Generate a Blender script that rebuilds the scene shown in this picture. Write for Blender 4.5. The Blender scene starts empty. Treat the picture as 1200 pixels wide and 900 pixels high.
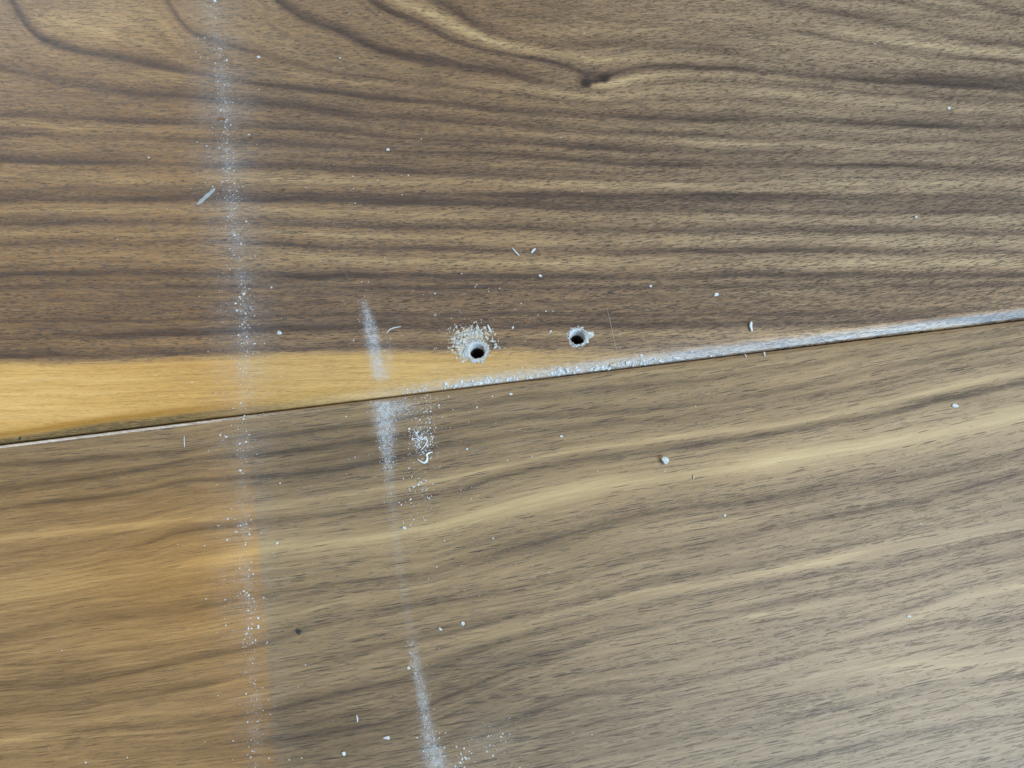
import bpy, bmesh, math, random
import numpy as np
from mathutils import Vector, Matrix

rng = np.random.default_rng(11)
random.seed(11)
S = bpy.context.scene
COL = S.collection

# ---------------------------------------------------------------- camera
TILT = math.radians(20.0)
DIST = 0.2355                     # metres from the lens to the middle of the boards
LENS = 28.25
cam_d = bpy.data.cameras.new('camera')
cam = bpy.data.objects.new('camera', cam_d)
COL.objects.link(cam)
cam_d.sensor_width = 36.0
cam_d.lens = LENS
cam_d.clip_start = 0.005
cam_d.clip_end = 50.0
CAM = np.array([0.0, -DIST * math.sin(TILT), DIST * math.cos(TILT)])
cam.location = CAM
cam.rotation_euler = (TILT, 0, 0)
cam_d.dof.use_dof = True
cam_d.dof.focus_distance = DIST * 0.985
cam_d.dof.aperture_fstop = 20.0
S.camera = cam

# ---------------------------------------------------------------- room light
W = bpy.data.worlds.new('World')
S.world = W
W.use_nodes = True
bg = W.node_tree.nodes['Background']
bg.inputs[0].default_value = (1.0, 0.98, 0.95, 1)
bg.inputs[1].default_value = 0.27


def area(name, loc, size, size_y, power, color, target=(0, 0, 0)):
    d = bpy.data.lights.new(name, 'AREA')
    d.shape = 'RECTANGLE'
    d.size = size
    d.size_y = size_y
    d.energy = power
    d.color = color
    o = bpy.data.objects.new(name, d)
    COL.objects.link(o)
    o.location = loc
    o.rotation_euler = (Vector(target) - Vector(loc)).to_track_quat('-Z', 'Y').to_euler()
    return o


area('window_light', (1.05, -0.98, 1.38), 1.2, 0.75, 57.0, (0.44, 0.71, 1.0))
area('ceiling_light', (1.05, 0.0, 1.8), 1.0, 1.0, 25.0, (1.0, 0.87, 0.70))
area('far_window_light', (-1.0, 1.22, 0.47), 0.7, 0.26, 10.5, (0.74, 0.88, 1.0))

S.view_settings.view_transform = 'Standard'
S.view_settings.look = 'None'
S.view_settings.gamma = 1.0
S.view_settings.use_curve_mapping = False
S.view_settings.exposure = -0.14

# ---------------------------------------------------------------- measuring helpers
# survey coordinates: where a sight line through the picture meets the board plane
RIGHT = np.array([1.0, 0, 0])
UP = np.array([0, math.cos(TILT), math.sin(TILT)])
FWD = np.array([0, math.sin(TILT), -math.cos(TILT)])


def plane(px, py):
    px = np.asarray(px, float); py = np.asarray(py, float)
    a = (px - 600.0) / 1200.0 * 36.0 / LENS
    b = (450.0 - py) / 1200.0 * 36.0 / LENS
    d = FWD + a[..., None] * RIGHT + b[..., None] * UP
    t = -CAM[2] / d[..., 2]
    p = CAM + d * t[..., None]
    return p[..., 0], p[..., 1]


def P1(px, py):
    x, y = plane(np.array([px]), np.array([py]))
    return float(x[0]), float(y[0])


PXM = 0.30 / 1200.0               # metres per survey unit at the middle


def seam(x):
    return 518.0 - 0.1217 * np.asarray(x, float)


BEV_W = 13.5                      # rounded front edge of the upper board
BEV_H = 0.0019
GAP = 2.8
ARR_W = 6.0                       # small rounded edge of the lower board
ARR_H = 0.0012


UP_S = np.array([0, .15, .4, .8, 1.3, 2.2, 3.5, 5.0, 6.5, 8.0, 9.0, 10.0, 11.0, 12.2, 13.5])
UP_Z = -np.array([2.1, 1.80, 1.60, 1.42, 1.27, 1.12, .94, .745, .55, .36, .25, .155, .08, .025, 0]) * .001
LOW_S = np.array([0, .12, .3, .6, 1.0, 1.6, 2.2, 2.8, 3.4, 4.0, 4.5, 5.0, 6.0])
LOW_Z = -np.array([1.0, .80, .68, .59, .51, .43, .35, .27, .19, .11, .05, .015, 0]) * .001


def surf_z(px, py):
    s = float(seam(px) - py)
    if s >= 0:
        return float(np.interp(s, UP_S, UP_Z))
    s = -s - GAP
    if s < 0: return -0.002
    return float(np.interp(s, LOW_S, LOW_Z))


# ---------------------------------------------------------------- traced growth rings
XS = np.arange(-320, 1521, 4.0)


def ksmooth(a, sig):
    n = int(sig * 3) + 1
    k = np.exp(-0.5 * (np.arange(-n, n + 1) / sig) ** 2); k /= k.sum()
    return np.convolve(np.pad(a, n, mode='reflect', reflect_type='odd'), k, 'valid')


def curve(pts, sig=3.0, wob=0.7):
    px = [p[0] for p in pts]; py = [p[1] for p in pts]
    y = np.interp(XS, px, py)
    s0 = (py[1] - py[0]) / (px[1] - px[0]); s1 = (py[-1] - py[-2]) / (px[-1] - px[-2])
    y = np.where(XS < px[0], py[0] + (XS - px[0]) * s0 * 0.7, y)
    y = np.where(XS > px[-1], py[-1] + (XS - px[-1]) * s1 * 0.8, y)
    y = ksmooth(y, sig)
    w = ksmooth(rng.normal(0, 1, XS.size), 4.0); w /= w.std()
    return y + w * wob


def depth_curve(d, vary=0.25):
    if isinstance(d, (int, float)):
        a = np.full(XS.size, float(d))
    else:
        a = np.interp(XS, [p[0] for p in d], [p[1] for p in d])
    w = ksmooth(rng.normal(0, 1, XS.size), 9.0); w /= w.std()
    return a * (1 + vary * w)


def at(a, x):
    return np.interp(x, XS, a)


# ring = (depth, width above, width below, points)
UP_LINES = dict(
 I=(-.20, 7, 4, [(1000, -60), (1137, 0), (1162, 9), (1200, 17)]),
 H=(-.22, 8, 4, [(850, -60), (1045, 0), (1075, 10), (1125, 20), (1162, 26), (1200, 32)]),
 G=(-.24, 9, 4, [(600, -75), (800, -25), (912, 3), (950, 10), (1000, 19), (1050, 29), (1100, 41), (1150, 50), (1200, 55)]),
 F=([(500, -.05), (900, -.1), (960, -.24), (1200, -.24)], 7, 3, [(380, -95), (560, 0), (600, 16), (625, 23), (675, 25), (750, 27), (800, 35), (850, 37), (900, 34), (950, 40), (987, 46), (1020, 54), (1075, 61), (1125, 67), (1200, 73)]),
 E=([(400, -.35), (600, -.34), (640, -.22), (900, -.12), (1050, -.26), (1200, -.28)], 13, 7, [(300, -110), (440, -50), (512, 2), (537, 12), (555, 28), (575, 39), (600, 46), (625, 51), (662, 54), (700, 52), (750, 51), (800, 56), (850, 62), (900, 71), (975, 80), (1050, 88), (1200, 98)]),
 D=([(300, -.32), (600, -.26), (690, -.36), (760, -.46), (900, -.36), (1200, -.28)], 6, 4, [(0, -190), (300, -100), (400, -40), (435, 5), (455, 13), (480, 22), (500, 29), (517, 44), (540, 51), (565, 58), (600, 64), (637, 71), (665, 77), (685, 89), (700, 93), (712, 89), (728, 82), (750, 79), (775, 78), (825, 79), (900, 83), (975, 91), (1050, 97), (1125, 102), (1200, 106)]),
 C=([(300, -.40), (600, -.38), (680, -.20), (760, -.14), (900, -.20), (1200, -.20)], 13, 5, [(0, -140), (200, -85), (290, -35), (325, 3), (350, 20), (382, 32), (412, 44), (445, 58), (487, 70), (537, 78), (600, 88), (625, 94), (650, 100), (667, 105), (695, 109), (720, 106), (750, 99), (787, 95), (825, 94), (900, 99), (975, 106), (1075, 114), (1200, 120)]),
 B=([(100, -.22), (230, -.36), (320, -.26), (600, -.26), (760, -.12), (1200, -.16)], 6, 4, [(0, -105), (120, -60), (185, -20), (200, 8), (207, 27), (225, 39), (250, 48), (275, 54), (300, 61), (325, 70), (375, 81), (412, 89), (462, 95), (512, 100), (562, 106), (600, 111), (625, 114), (675, 119), (712, 120), (775, 117), (825, 117), (900, 120), (975, 125), (1075, 132), (1200, 136)]),
 A=([(0, -.26), (100, -.40), (300, -.34), (600, -.30), (900, -.30), (1100, -.42), (1200, -.40)], 9, 4, [(-300, -200), (-40, -75), (0, -28), (17, 10), (33, 37), (62, 51), (107, 64), (160, 72), (212, 82), (250, 90), (300, 97), (375, 107), (450, 116), (512, 121), (587, 130), (675, 136), (762, 139), (837, 141), (900, 142), (1050, 147), (1200, 151)]),
 J=([(0, -.22), (100, -.26), (170, -.22), (400, -.30), (700, -.20), (1200, -.20)], 8, 5, [(-100, 66), (0, 81), (37, 89), (95, 97), (150, 109), (200, 113), (250, 117), (300, 119), (362, 126), (412, 136), (462, 138), (525, 141), (600, 147), (712, 155), (825, 159), (900, 161), (1000, 164), (1200, 168)]),
 K=([(0, -.30), (300, -.28), (500, -.22), (700, -.30), (800, -.24), (1200, -.22)], 8, 3, [(0, 136), (75, 139), (137, 142), (200, 144), (250, 145), (300, 147), (350, 151), (412, 156), (475, 162), (550, 165), (600, 167), (675, 172), (737, 176), (787, 179), (850, 180), (900, 179), (1000, 180), (1200, 182)]),
 L=([(0, -.24), (300, -.26), (600, -.26), (900, -.28), (1200, -.28)], 7, 4, [(0, 156), (75, 159), (137, 161), (200, 164), (300, 166), (362, 172), (425, 175), (512, 179), (600, 182), (662, 186), (725, 191), (775, 194), (850, 194), (900, 194), (1000, 195), (1200, 199)]),
 M=([(0, -.34), (300, -.32), (600, -.28), (750, -.12), (1200, -.05)], 10, 3, [(0, 189), (62, 190), (150, 192), (225, 194), (300, 195), (350, 197), (425, 201), (512, 203), (600, 206), (675, 210), (825, 212), (900, 208), (1200, 207)]),
 N1=([(0, -.10), (450, -.14), (600, -.30), (900, -.34), (1200, -.22)], 3, 14, [(0, 222), (300, 224), (450, 227), (600, 228), (750, 228), (900, 228), (1050, 230), (1200, 230)]),
 N2=([(0, -.36), (450, -.34), (600, -.22), (800, -.12), (1000, -.16), (1200, -.34)], 11, 3, [(0, 235), (150, 235), (300, 235), (425, 237), (600, 242), (750, 246), (900, 250), (1050, 250), (1200, 249)]),
 O=([(0, -.28), (300, -.22), (600, -.28), (1200, -.22)], 10, 3, [(0, 264), (62, 262), (125, 261), (200, 261), (300, 262), (362, 264), (450, 267), (512, 267), (600, 269), (675, 271), (750, 272), (825, 272), (900, 270), (1000, 271), (1200, 274)]),
 P=([(0, -.16), (300, -.24), (450, -.30), (900, -.28), (1200, -.25)], 8, 3, [(0, 286), (87, 284), (175, 285), (250, 283), (300, 285), (375, 290), (437, 291), (512, 292), (600, 295), (675, 295), (737, 297), (825, 296), (900, 295), (1200, 296)]),
 Q=([(0, -.26), (300, -.28), (600, -.34), (1200, -.36)], 5, 6, [(0, 322), (37, 320), (150, 319), (225, 320), (300, 321), (362, 324), (425, 321), (512, 324), (600, 324), (750, 325), (825, 323), (900, 322), (1200, 321)]),
 R=(-.20, 4, 3, [(0, 337), (300, 337), (600, 338), (900, 335), (1200, 335)]),
 S=([(0, -.18), (500, -.14), (1200, -.20)], 3, 4, [(0, 376), (175, 375), (300, 371), (400, 369), (600, 368), (900, 368), (1080, 365), (1200, 360)]),
 T=([(0, -.30), (300, -.32), (900, -.26)], 8, 4, [(0, 396), (75, 394), (150, 394), (250, 390), (300, 386), (375, 385), (450, 382), (512, 384), (600, 382), (725, 381), (825, 382), (900, 380), (1000, 377), (1200, 370)]),
 U=([(0, -.30), (250, -.26), (600, -.20), (780, -.05), (820, 0)], 9, 3, [(0, 417), (100, 419), (150, 416), (200, 412), (300, 411), (375, 409), (425, 407), (500, 407), (600, 405), (700, 404), (800, 402), (1200, 395)]),
)
UP_LIGHT = [  # (gain, wu, wd, pts)
 ([(400, .22), (520, .26), (600, .20), (740, .18), (800, .05), (1200, 0)], 10, 9, [(400, -60), (470, 6), (520, 22), (550, 41), (600, 55), (650, 63), (700, 70), (740, 70), (900, 75), (1200, 90)]),
 ([(600, 0), (690, .16), (750, .26), (830, .10), (1200, .06)], 5, 8, [(600, 92), (690, 104), (720, 96), (760, 87), (850, 86), (1200, 112)]),
 ([(540, .10), (640, .18), (700, .20), (760, .05), (1200, .05)], 6, 6, [(500, 98), (560, 100), (600, 103), (650, 111), (695, 114), (740, 110), (850, 105), (1200, 128)]),
 ([(900, .0), (1020, .14), (1080, .24), (1200, .24)], 7, 5, [(900, 25), (1000, 40), (1075, 54), (1125, 60), (1200, 66)]),
 ([(0, .12), (300, .16), (500, .22), (700, .20), (900, .08), (1200, .10)], 8, 6, [(0, 206), (300, 212), (450, 213), (600, 214), (700, 218), (900, 219), (1200, 212)]),
 ([(0, .14), (300, .12), (600, .08), (1200, .12)], 9, 10, [(0, 248), (300, 247), (600, 255), (900, 259), (1200, 258)]),
 ([(0, .10), (600, .12), (1200, .16)], 7, 8, [(0, 274), (300, 273), (600, 282), (900, 282), (1200, 285)]),
 ([(0, .04), (300, .12), (450, .18), (1200, .22)], 9, 7, [(0, 300), (300, 304), (600, 309), (900, 309), (1200, 309)]),
 ([(0, .12), (300, .06), (600, .14), (800, .16), (1200, .1)], 6, 5, [(0, 146), (300, 156), (600, 156), (750, 163), (900, 170), (1200, 174)]),
 ([(0, 0), (400, .08), (600, .16), (900, .18), (1000, .1)], 7, 7, [(0, 405), (400, 394), (600, 393), (700, 392), (900, 391), (1200, 380)]),
]
UP_BLOBS = [  # cx, cy, rx, ry, gain : broad light and dark wood
 (115, 28, 85, 28, .24), (20, 15, 22, 25, -.08), (250, 20, 45, 28, .10), (150, 112, 110, 12, -.10),
 (640, 10, 40, 12, -.12), (690, 38, 90, 8, .10), (330, 40, 60, 30, .04),
 (470, 165, 180, 30, -.10), (380, 125, 90, 16, -.10), (950, 130, 220, 70, .05), (1100, 60, 200, 60, .06),
 (450, 360, 520, 36, -.15), (900, 350, 250, 14, -.04), (150, 350, 200, 40, -.04),
 (1100, 95, 160, 10, -.14), (800, 190, 200, 20, -.04),
]
LO_LINES = dict(
 a=([(0, -.30), (250, -.34), (600, -.34), (760, -.20), (1200, -.20)], 5, 5, [(0, 545), (75, 541), (137, 534), (212, 527), (275, 516), (350, 508), (425, 496), (475, 488), (550, 477), (600, 468), (725, 456), (800, 449), (900, 432), (962, 424), (1050, 407), (1200, 385)]),
 b=([(0, -.26), (200, -.24), (450, -.34), (600, -.28), (900, -.22), (1200, -.26)], 5, 6, [(0, 572), (87, 562), (187, 547), (237, 537), (300, 532), (362, 527), (425, 517), (512, 504), (600, 490), (700, 484), (800, 476), (850, 471), (900, 460), (962, 447), (1012, 436), (1075, 422), (1137, 411), (1200, 402)]),
 c=([(0, -.24), (300, -.28), (600, -.26), (800, -.18), (1000, -.22), (1200, -.14)], 6, 5, [(0, 597), (57, 587), (100, 584), (162, 576), (225, 563), (300, 560), (375, 554), (462, 537), (500, 527), (600, 511), (637, 503), (700, 497), (775, 493), (850, 484), (900, 476), (975, 460), (1025, 450), (1075, 439), (1200, 419)]),
 d=([(0, -.08), (150, -.14), (230, -.28), (420, -.42), (520, -.36), (620, -.38), (760, -.42), (950, -.34), (1050, -.50), (1200, -.50)], 6, 3.5, [(0, 668), (100, 651), (170, 637), (212, 625), (262, 617), (300, 615), (375, 606), (450, 594), (487, 586), (525, 578), (600, 557), (650, 545), (712, 536), (755, 530), (800, 524), (850, 516), (900, 510), (975, 497), (1037, 486), (1100, 470), (1150, 461), (1200, 449)]),
 f=([(0, -.16), (170, -.18), (300, -.20), (550, -.18), (700, -.20), (800, -.22), (1100, -.22), (1200, -.26)], 9, 9, [(0, 745), (37, 741), (100, 727), (175, 719), (237, 710), (300, 699), (350, 693), (400, 685), (500, 675), (540, 662), (600, 643), (675, 622), (737, 605), (800, 596), (850, 592), (900, 586), (975, 572), (1050, 562), (1100, 551), (1150, 542), (1200, 530)]),
 g=([(0, -.22), (150, -.30), (300, -.36), (420, -.28), (600, -.22), (850, -.24), (1000, -.28), (1200, -.30)], 7, 5, [(0, 807), (50, 804), (100, 797), (162, 785), (250, 767), (300, 756), (350, 739), (400, 727), (462, 714), (500, 706), (600, 694), (675, 676), (712, 662), (750, 651), (812, 641), (862, 630), (900, 620), (1000, 601), (1075, 588), (1125, 576), (1200, 555)]),
 h=([(0, -.16), (300, -.16), (600, -.24), (750, -.20), (1200, -.14)], 10, 4, [(0, 837), (100, 826), (175, 815), (250, 801), (300, 789), (337, 781), (400, 771), (500, 748), (562, 732), (600, 724), (687, 705), (750, 686), (800, 677), (900, 660), (962, 647), (1050, 628), (1200, 598)]),
 j=([(0, -.12), (300, -.18), (440, -.32), (560, -.30), (750, -.28), (900, -.36), (1100, -.34), (1200, -.34)], 4, 7, [(0, 861), (175, 850), (250, 843), (325, 830), (375, 818), (425, 806), (475, 795), (512, 778), (562, 762), (600, 749), (700, 722), (775, 706), (850, 691), (900, 682), (975, 670), (1037, 660), (1100, 645), (1200, 626)]),
 k=([(0, -.10), (400, -.18), (600, -.22), (900, -.20), (1200, -.20)], 8, 6, [(0, 888), (200, 879), (330, 868), (450, 848), (550, 806), (600, 784), (637, 770), (700, 750), (775, 735), (850, 721), (900, 710), (962, 698), (1037, 687), (1125, 663), (1200, 648)]),
 m=([(600, 0), (800, -.08), (1000, -.14), (1200, -.20)], 7, 4, [(0, 930), (330, 900), (480, 868), (600, 820), (700, 785), (800, 765), (900, 748), (1000, 734), (1037, 724), (1075, 709), (1125, 686), (1200, 670)]),
 l=([(0, 0), (500, -.05), (640, -.20), (810, -.18), (880, -.20), (1000, -.30), (1100, -.28), (1200, -.22)], 6, 5, [(0, 960), (330, 930), (500, 880), (600, 840), (687, 813), (750, 810), (812, 797), (850, 789), (900, 775), (937, 766), (987, 755), (1037, 743), (1100, 735), (1200, 724)]),
 n=([(0, 0), (600, -.10), (900, -.14), (1000, -.22), (1200, -.22)], 7, 5, [(0, 1010), (400, 950), (600, 905), (725, 883), (800, 868), (900, 848), (962, 834), (1025, 820), (1112, 803), (1200, 792)]),
 o=([(600, -.10), (900, -.26), (1200, -.24)], 6, 7, [(0, 1060), (400, 1000), (600, 955), (750, 928), (917, 895), (980, 880), (1033, 867), (1083, 857), (1200, 838)]),
 p=(-.18, 6, 6, [(0, 1120), (400, 1060), (900, 960), (1200, 890)]),
)
LO_LIGHT = [
 ([(0, .18), (250, .20), (600, .22), (760, .26), (1000, .26), (1200, .24)], 6, 6, [(0, 632), (75, 622), (200, 610), (300, 598), (400, 580), (500, 566), (600, 546), (675, 527), (775, 515), (900, 499), (1000, 480), (1100, 457), (1200, 436)]),
 ([(0, .18), (200, .20), (400, .16), (600, .32), (800, .30), (950, .36), (1100, .34), (1200, .28)], 16, 18, [(0, 690), (100, 680), (200, 667), (300, 645), (400, 634), (500, 620), (600, 592), (700, 570), (800, 556), (900, 542), (1000, 525), (1100, 507), (1200, 486)]),
 ([(0, 0), (450, .03), (600, .08), (700, .14), (900, .15), (1050, .18), (1200, .12)], 6, 9, [(0, 850), (300, 806), (450, 768), (550, 742), (600, 734), (675, 713), (750, 695), (825, 685), (900, 670), (975, 655), (1050, 639), (1125, 625), (1200, 610)]),
 ([(600, 0), (900, .02), (1050, .14), (1200, .20)], 6, 6, [(0, 960), (600, 850), (900, 770), (1000, 745), (1060, 727), (1125, 703), (1200, 686)]),
 ([(0, .08), (300, .10), (600, .08), (1200, .06)], 8, 8, [(0, 770), (200, 745), (400, 706), (600, 668), (750, 628), (900, 602), (1050, 578), (1200, 546)]),
 ([(0, 0), (600, .02), (750, .12), (900, .14), (1000, .05), (1200, .03)], 5, 6, [(0, 930), (600, 780), (690, 757), (780, 735), (860, 720), (900, 722), (1200, 660)]),
 ([(600, .0), (900, .04), (1050, .12), (1200, .10)], 14, 14, [(0, 1000), (600, 870), (900, 800), (1050, 780), (1200, 770)]),
 ([(0, .12), (200, .1), (400, 0), (1200, 0)], 7, 8, [(0, 870), (100, 850), (200, 832), (300, 815), (1200, 600)]),
]
LO_BLOBS = [
 (120, 560, 160, 40, -.06), (420, 530, 150, 40, -.12), (700, 470, 200, 25, -.02), (1000, 430, 160, 25, .06),
 (380, 860, 130, 45, -.22), (540, 800, 70, 40, -.12), (620, 770, 50, 16, -.12), (660, 850, 120, 45, -.14),
 (870, 830, 130, 30, -.05), (1100, 780, 120, 30, .04), (1000, 590, 200, 25, -.08), (640, 640, 70, 16, -.08),
 (1150, 560, 100, 20, -.10), (60, 800, 100, 30, -.10), (820, 520, 60, 5, -.12), (1120, 468, 90, 4, -.10),
 (100, 610, 60, 10, -.06), (370, 560, 70, 14, -.10),
]


def prof(d, wu, wd):
    # steep on one flank, trailing off on the other, as latewood does
    w = np.where(d < 0, wu * .72, wd * .72)
    return np.exp(-np.abs(d / w) ** 1.35)


class Rings:
    def __init__(self, lines, lights, blobs, base, flow_keys, gain):
        self.base = base; self.blobs = blobs
        self.L = []
        cur = {}
        for k, (dep, wu, wd, pts) in lines.items():
            y = curve(pts); cur[k] = y
            self.L.append((y, depth_curve(dep) * gain, wu, wd))
        for (dep, wu, wd, pts) in lights:
            self.L.append((curve(pts), depth_curve(dep), wu, wd))
        stack = [cur[k] for k in flow_keys]
        for i in range(1, len(stack)):
            stack[i] = np.maximum(stack[i], stack[i - 1] + 2.0)
        self.F = np.array(stack)
        self.ref = self.F[:, int((600 + 320) / 4)]

    def tone(self, x, y):
        t = np.full(x.shape, self.base)
        for (yc, dep, wu, wd) in self.L:
            t += at(dep, x) * prof(y - at(yc, x), wu, wd)
        for (cx, cy, rx, ry, g) in self.blobs:
            t += g * np.exp(-(((x - cx) / rx) ** 2 + ((y - cy) / ry) ** 2))
        return t

    def flow(self, x, y):
        ys = np.array([at(f, x) for f in self.F])          # n lines x n points
        n = len(self.F)
        idx = (ys <= y[None]).sum(0)
        i = np.clip(idx, 1, n - 1)
        ar = np.arange(x.size)
        y0 = ys[i - 1, ar]; y1 = ys[i, ar]
        r0 = self.ref[i - 1]; r1 = self.ref[i]
        v = r0 + (r1 - r0) * (y - y0) / np.maximum(y1 - y0, 1)
        v = np.where(idx == 0, self.ref[0] + (y - ys[0]), v)
        v = np.where(idx == n, self.ref[-1] + (y - ys[-1]), v)
        return v


UPR = Rings(UP_LINES, UP_LIGHT, UP_BLOBS, 0.60, list('DCBAJKLM') + ['N2'] + list('OPQRSTU'), 1.12)
LOR = Rings(LO_LINES, LO_LIGHT, LO_BLOBS, 0.53, list('abcdfghjk') + list('mlnop'), 0.76)
SAPB = curve([(0, 423), (130, 422), (200, 417), (300, 413), (430, 410), (600, 409), (700, 408), (800, 409), (1200, 420)], 3, 0.8)


def sstep(a, b, x):
    t = np.clip((x - a) / (b - a), 0, 1)
    return t * t * (3 - 2 * t)


def sapwood(x, y):
    m = sstep(-3, 9, y - at(SAPB, x))
    return m * (1 - .85 * sstep(520, 860, x)) * (1 - sstep(800, 950, x))


def warm_upper(x, y):
    edge = 225 + (y / 518.0) * 70
    return 1 - sstep(-12, 16, x - edge)


def warm_lower(x, y):
    edge = 290 + (y - 480) / 420 * 34
    m = 1 - sstep(-6, 6, x - edge)
    p = .58 + .42 * np.exp(-((x - 220) / 170) ** 2 - ((y - 680) / 90) ** 2)
    p = np.maximum(p, .85 * np.exp(-np.abs((x - edge + 34) / 58) ** 3))
    return m * p * (.35 + .65 * sstep(500, 600, y))


DUST_MAIN = ([-60, 0, 60, 130, 250, 330, 400, 480, 600, 700, 800, 900, 1000], [244, 247, 258, 264, 272, 284, 288, 284, 285, 290, 296, 304, 312])
SMEAR = ([330, 350, 380, 410, 445, 470, 500, 540, 600, 660, 760, 800, 850, 880, 910, 960], [424, 426, 433, 439, 446, 450, 451, 455, 460, 468, 484, 492, 500, 507, 515, 530])


def dust_film(x, y):
    c = np.interp(y, *DUST_MAIN)
    d = 0.16 * np.exp(-((x - c) / 8) ** 2) + 0.145 * np.exp(-(np.abs(x - c + 4) / 36) ** 3)
    d *= .75 + .45 * np.sin(y / 23.0 + np.sin(y / 61.0) * 2) * np.sin(y / 9.7 + 1)
    d *= np.interp(y, [0, 60, 200, 330, 420, 480, 600, 760, 900], [.5, 1, 1, 1, .8, .6, .7, .55, .4])
    s = np.interp(y, *SMEAR)
    g = np.interp(y, [345, 365, 390, 440, 447, 468, 472, 500, 530, 560, 600, 700, 755, 770, 800, 860, 880, 900, 960], [0, .45, .75, .70, .05, .05, .75, .72, .45, .18, .10, .08, .10, .30, .40, .40, .55, .6, .4])
    w = np.interp(y, [345, 380, 440, 470, 500, 540, 760, 860, 880, 910], [3, 7, 8, 14, 11, 6, 5, 7, 12, 14])
    d = d + g * np.exp(-np.abs((x - s) / w) ** 2.5)
    d = d + 0.30 * np.exp(-((x - 470) / 16) ** 2 - ((y - 478) / 10) ** 2)
    d = d + 0.14 * np.exp(-((x - 456) / 5) ** 2 - ((y - 420) / 22) ** 2)
    d = d + 0.13 * np.exp(-((x - 494) / 11) ** 2 - ((y - 515) / 14) ** 2)
    d = d + 0.07 * np.exp(-((x - 575) / 30) ** 2 - ((y - 868) / 26) ** 2)
    # white drilling dust settled on the rounded front edge
    e = seam(x) - y
    ee = np.interp(x, [300, 400, 480, 560, 700, 800, 900, 1000, 1200], [0, .08, .22, .40, .45, .36, .12, .05, .03])
    d = d + np.where(e > -1, ee * np.exp(-np.abs((e - 3) / 7.0) ** 2.2), 0)
    d = d + np.where(e > -1, 0.16 * np.interp(x, [450, 600, 800, 900, 1000], [0, .8, 1, .6, .15]) * np.exp(-np.abs(e / 22.0) ** 2), 0)
    return np.clip(d, 0, 1)


# ---------------------------------------------------------------- shader helpers
class NT:
    def __init__(self, name):
        self.m = bpy.data.materials.new(name)
        self.m.use_nodes = True
        self.t = self.m.node_tree
        self.b = self.t.nodes['Principled BSDF']

    def n(self, kind, **kw):
        o = self.t.nodes.new(kind)
        for k, v in kw.items(): setattr(o, k, v)
        return o

    def put(self, sock, v):
        if isinstance(v, bpy.types.NodeSocket): self.t.links.new(v, sock)
        elif v is not None: sock.default_value = v

    def attr(self, name, out='Fac'):
        return self.n('ShaderNodeAttribute', attribute_name=name).outputs[out]

    def M(self, op, a, b=None, c=None, clamp=False):
        o = self.n('ShaderNodeMath', operation=op, use_clamp=clamp)
        self.put(o.inputs[0], a); self.put(o.inputs[1], b); self.put(o.inputs[2], c)
        return o.outputs[0]

    def V(self, op, a, b=None):
        o = self.n('ShaderNodeVectorMath', operation=op)
        self.put(o.inputs[0], a); self.put(o.inputs[1], b)
        return o.outputs[0]

    def noise(self, vec, scale=1.0, detail=2.0, rough=0.5, dim='3D'):
        o = self.n('ShaderNodeTexNoise', noise_dimensions=dim)
        self.put(o.inputs['Vector'], vec)
        o.inputs['Scale'].default_value = scale
        o.inputs['Detail'].default_value = detail
        o.inputs['Roughness'].default_value = rough
        return o.outputs[0]

    def voro(self, vec, scale=1.0, dim='2D'):
        o = self.n('ShaderNodeTexVoronoi', voronoi_dimensions=dim)
        self.put(o.inputs['Vector'], vec)
        o.inputs['Scale'].default_value = scale
        return o.outputs['Distance'], o.outputs['Color']

    def ramp(self, f, stops, interp='LINEAR'):
        o = self.n('ShaderNodeValToRGB')
        o.color_ramp.interpolation = interp
        e = o.color_ramp.elements
        while len(e) < len(stops): e.new(0.5)
        for i, (p, c) in enumerate(stops):
            e[i].position = p
            e[i].color = (*c, 1) if not isinstance(c, (int, float)) else (c, c, c, 1)
        self.put(o.inputs[0], f)
        return o.outputs[0]

    def mr(self, f, a, b, c, d, smooth=True):
        o = self.n('ShaderNodeMapRange')
        o.interpolation_type = 'SMOOTHSTEP' if smooth else 'LINEAR'
        self.put(o.inputs[0], f)
        for i, v in enumerate((a, b, c, d)): self.put(o.inputs[i + 1], v)
        return o.outputs[0]

    def mix(self, f, a, b, kind='MIX'):
        o = self.n('ShaderNodeMix', data_type='RGBA', blend_type=kind)
        self.put(o.inputs[0], f)
        self.put(o.inputs[6], a if isinstance(a, bpy.types.NodeSocket) else (*a, 1))
        self.put(o.inputs[7], b if isinstance(b, bpy.types.NodeSocket) else (*b, 1))
        return o.outputs[2]

    def bump(self, h, strength, dist, normal=None):
        o = self.n('ShaderNodeBump')
        o.inputs['Strength'].default_value = strength
        o.inputs['Distance'].default_value = dist
        self.put(o.inputs['Height'], h)
        if normal is not None: self.put(o.inputs['Normal'], normal)
        return o.outputs[0]


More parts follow.
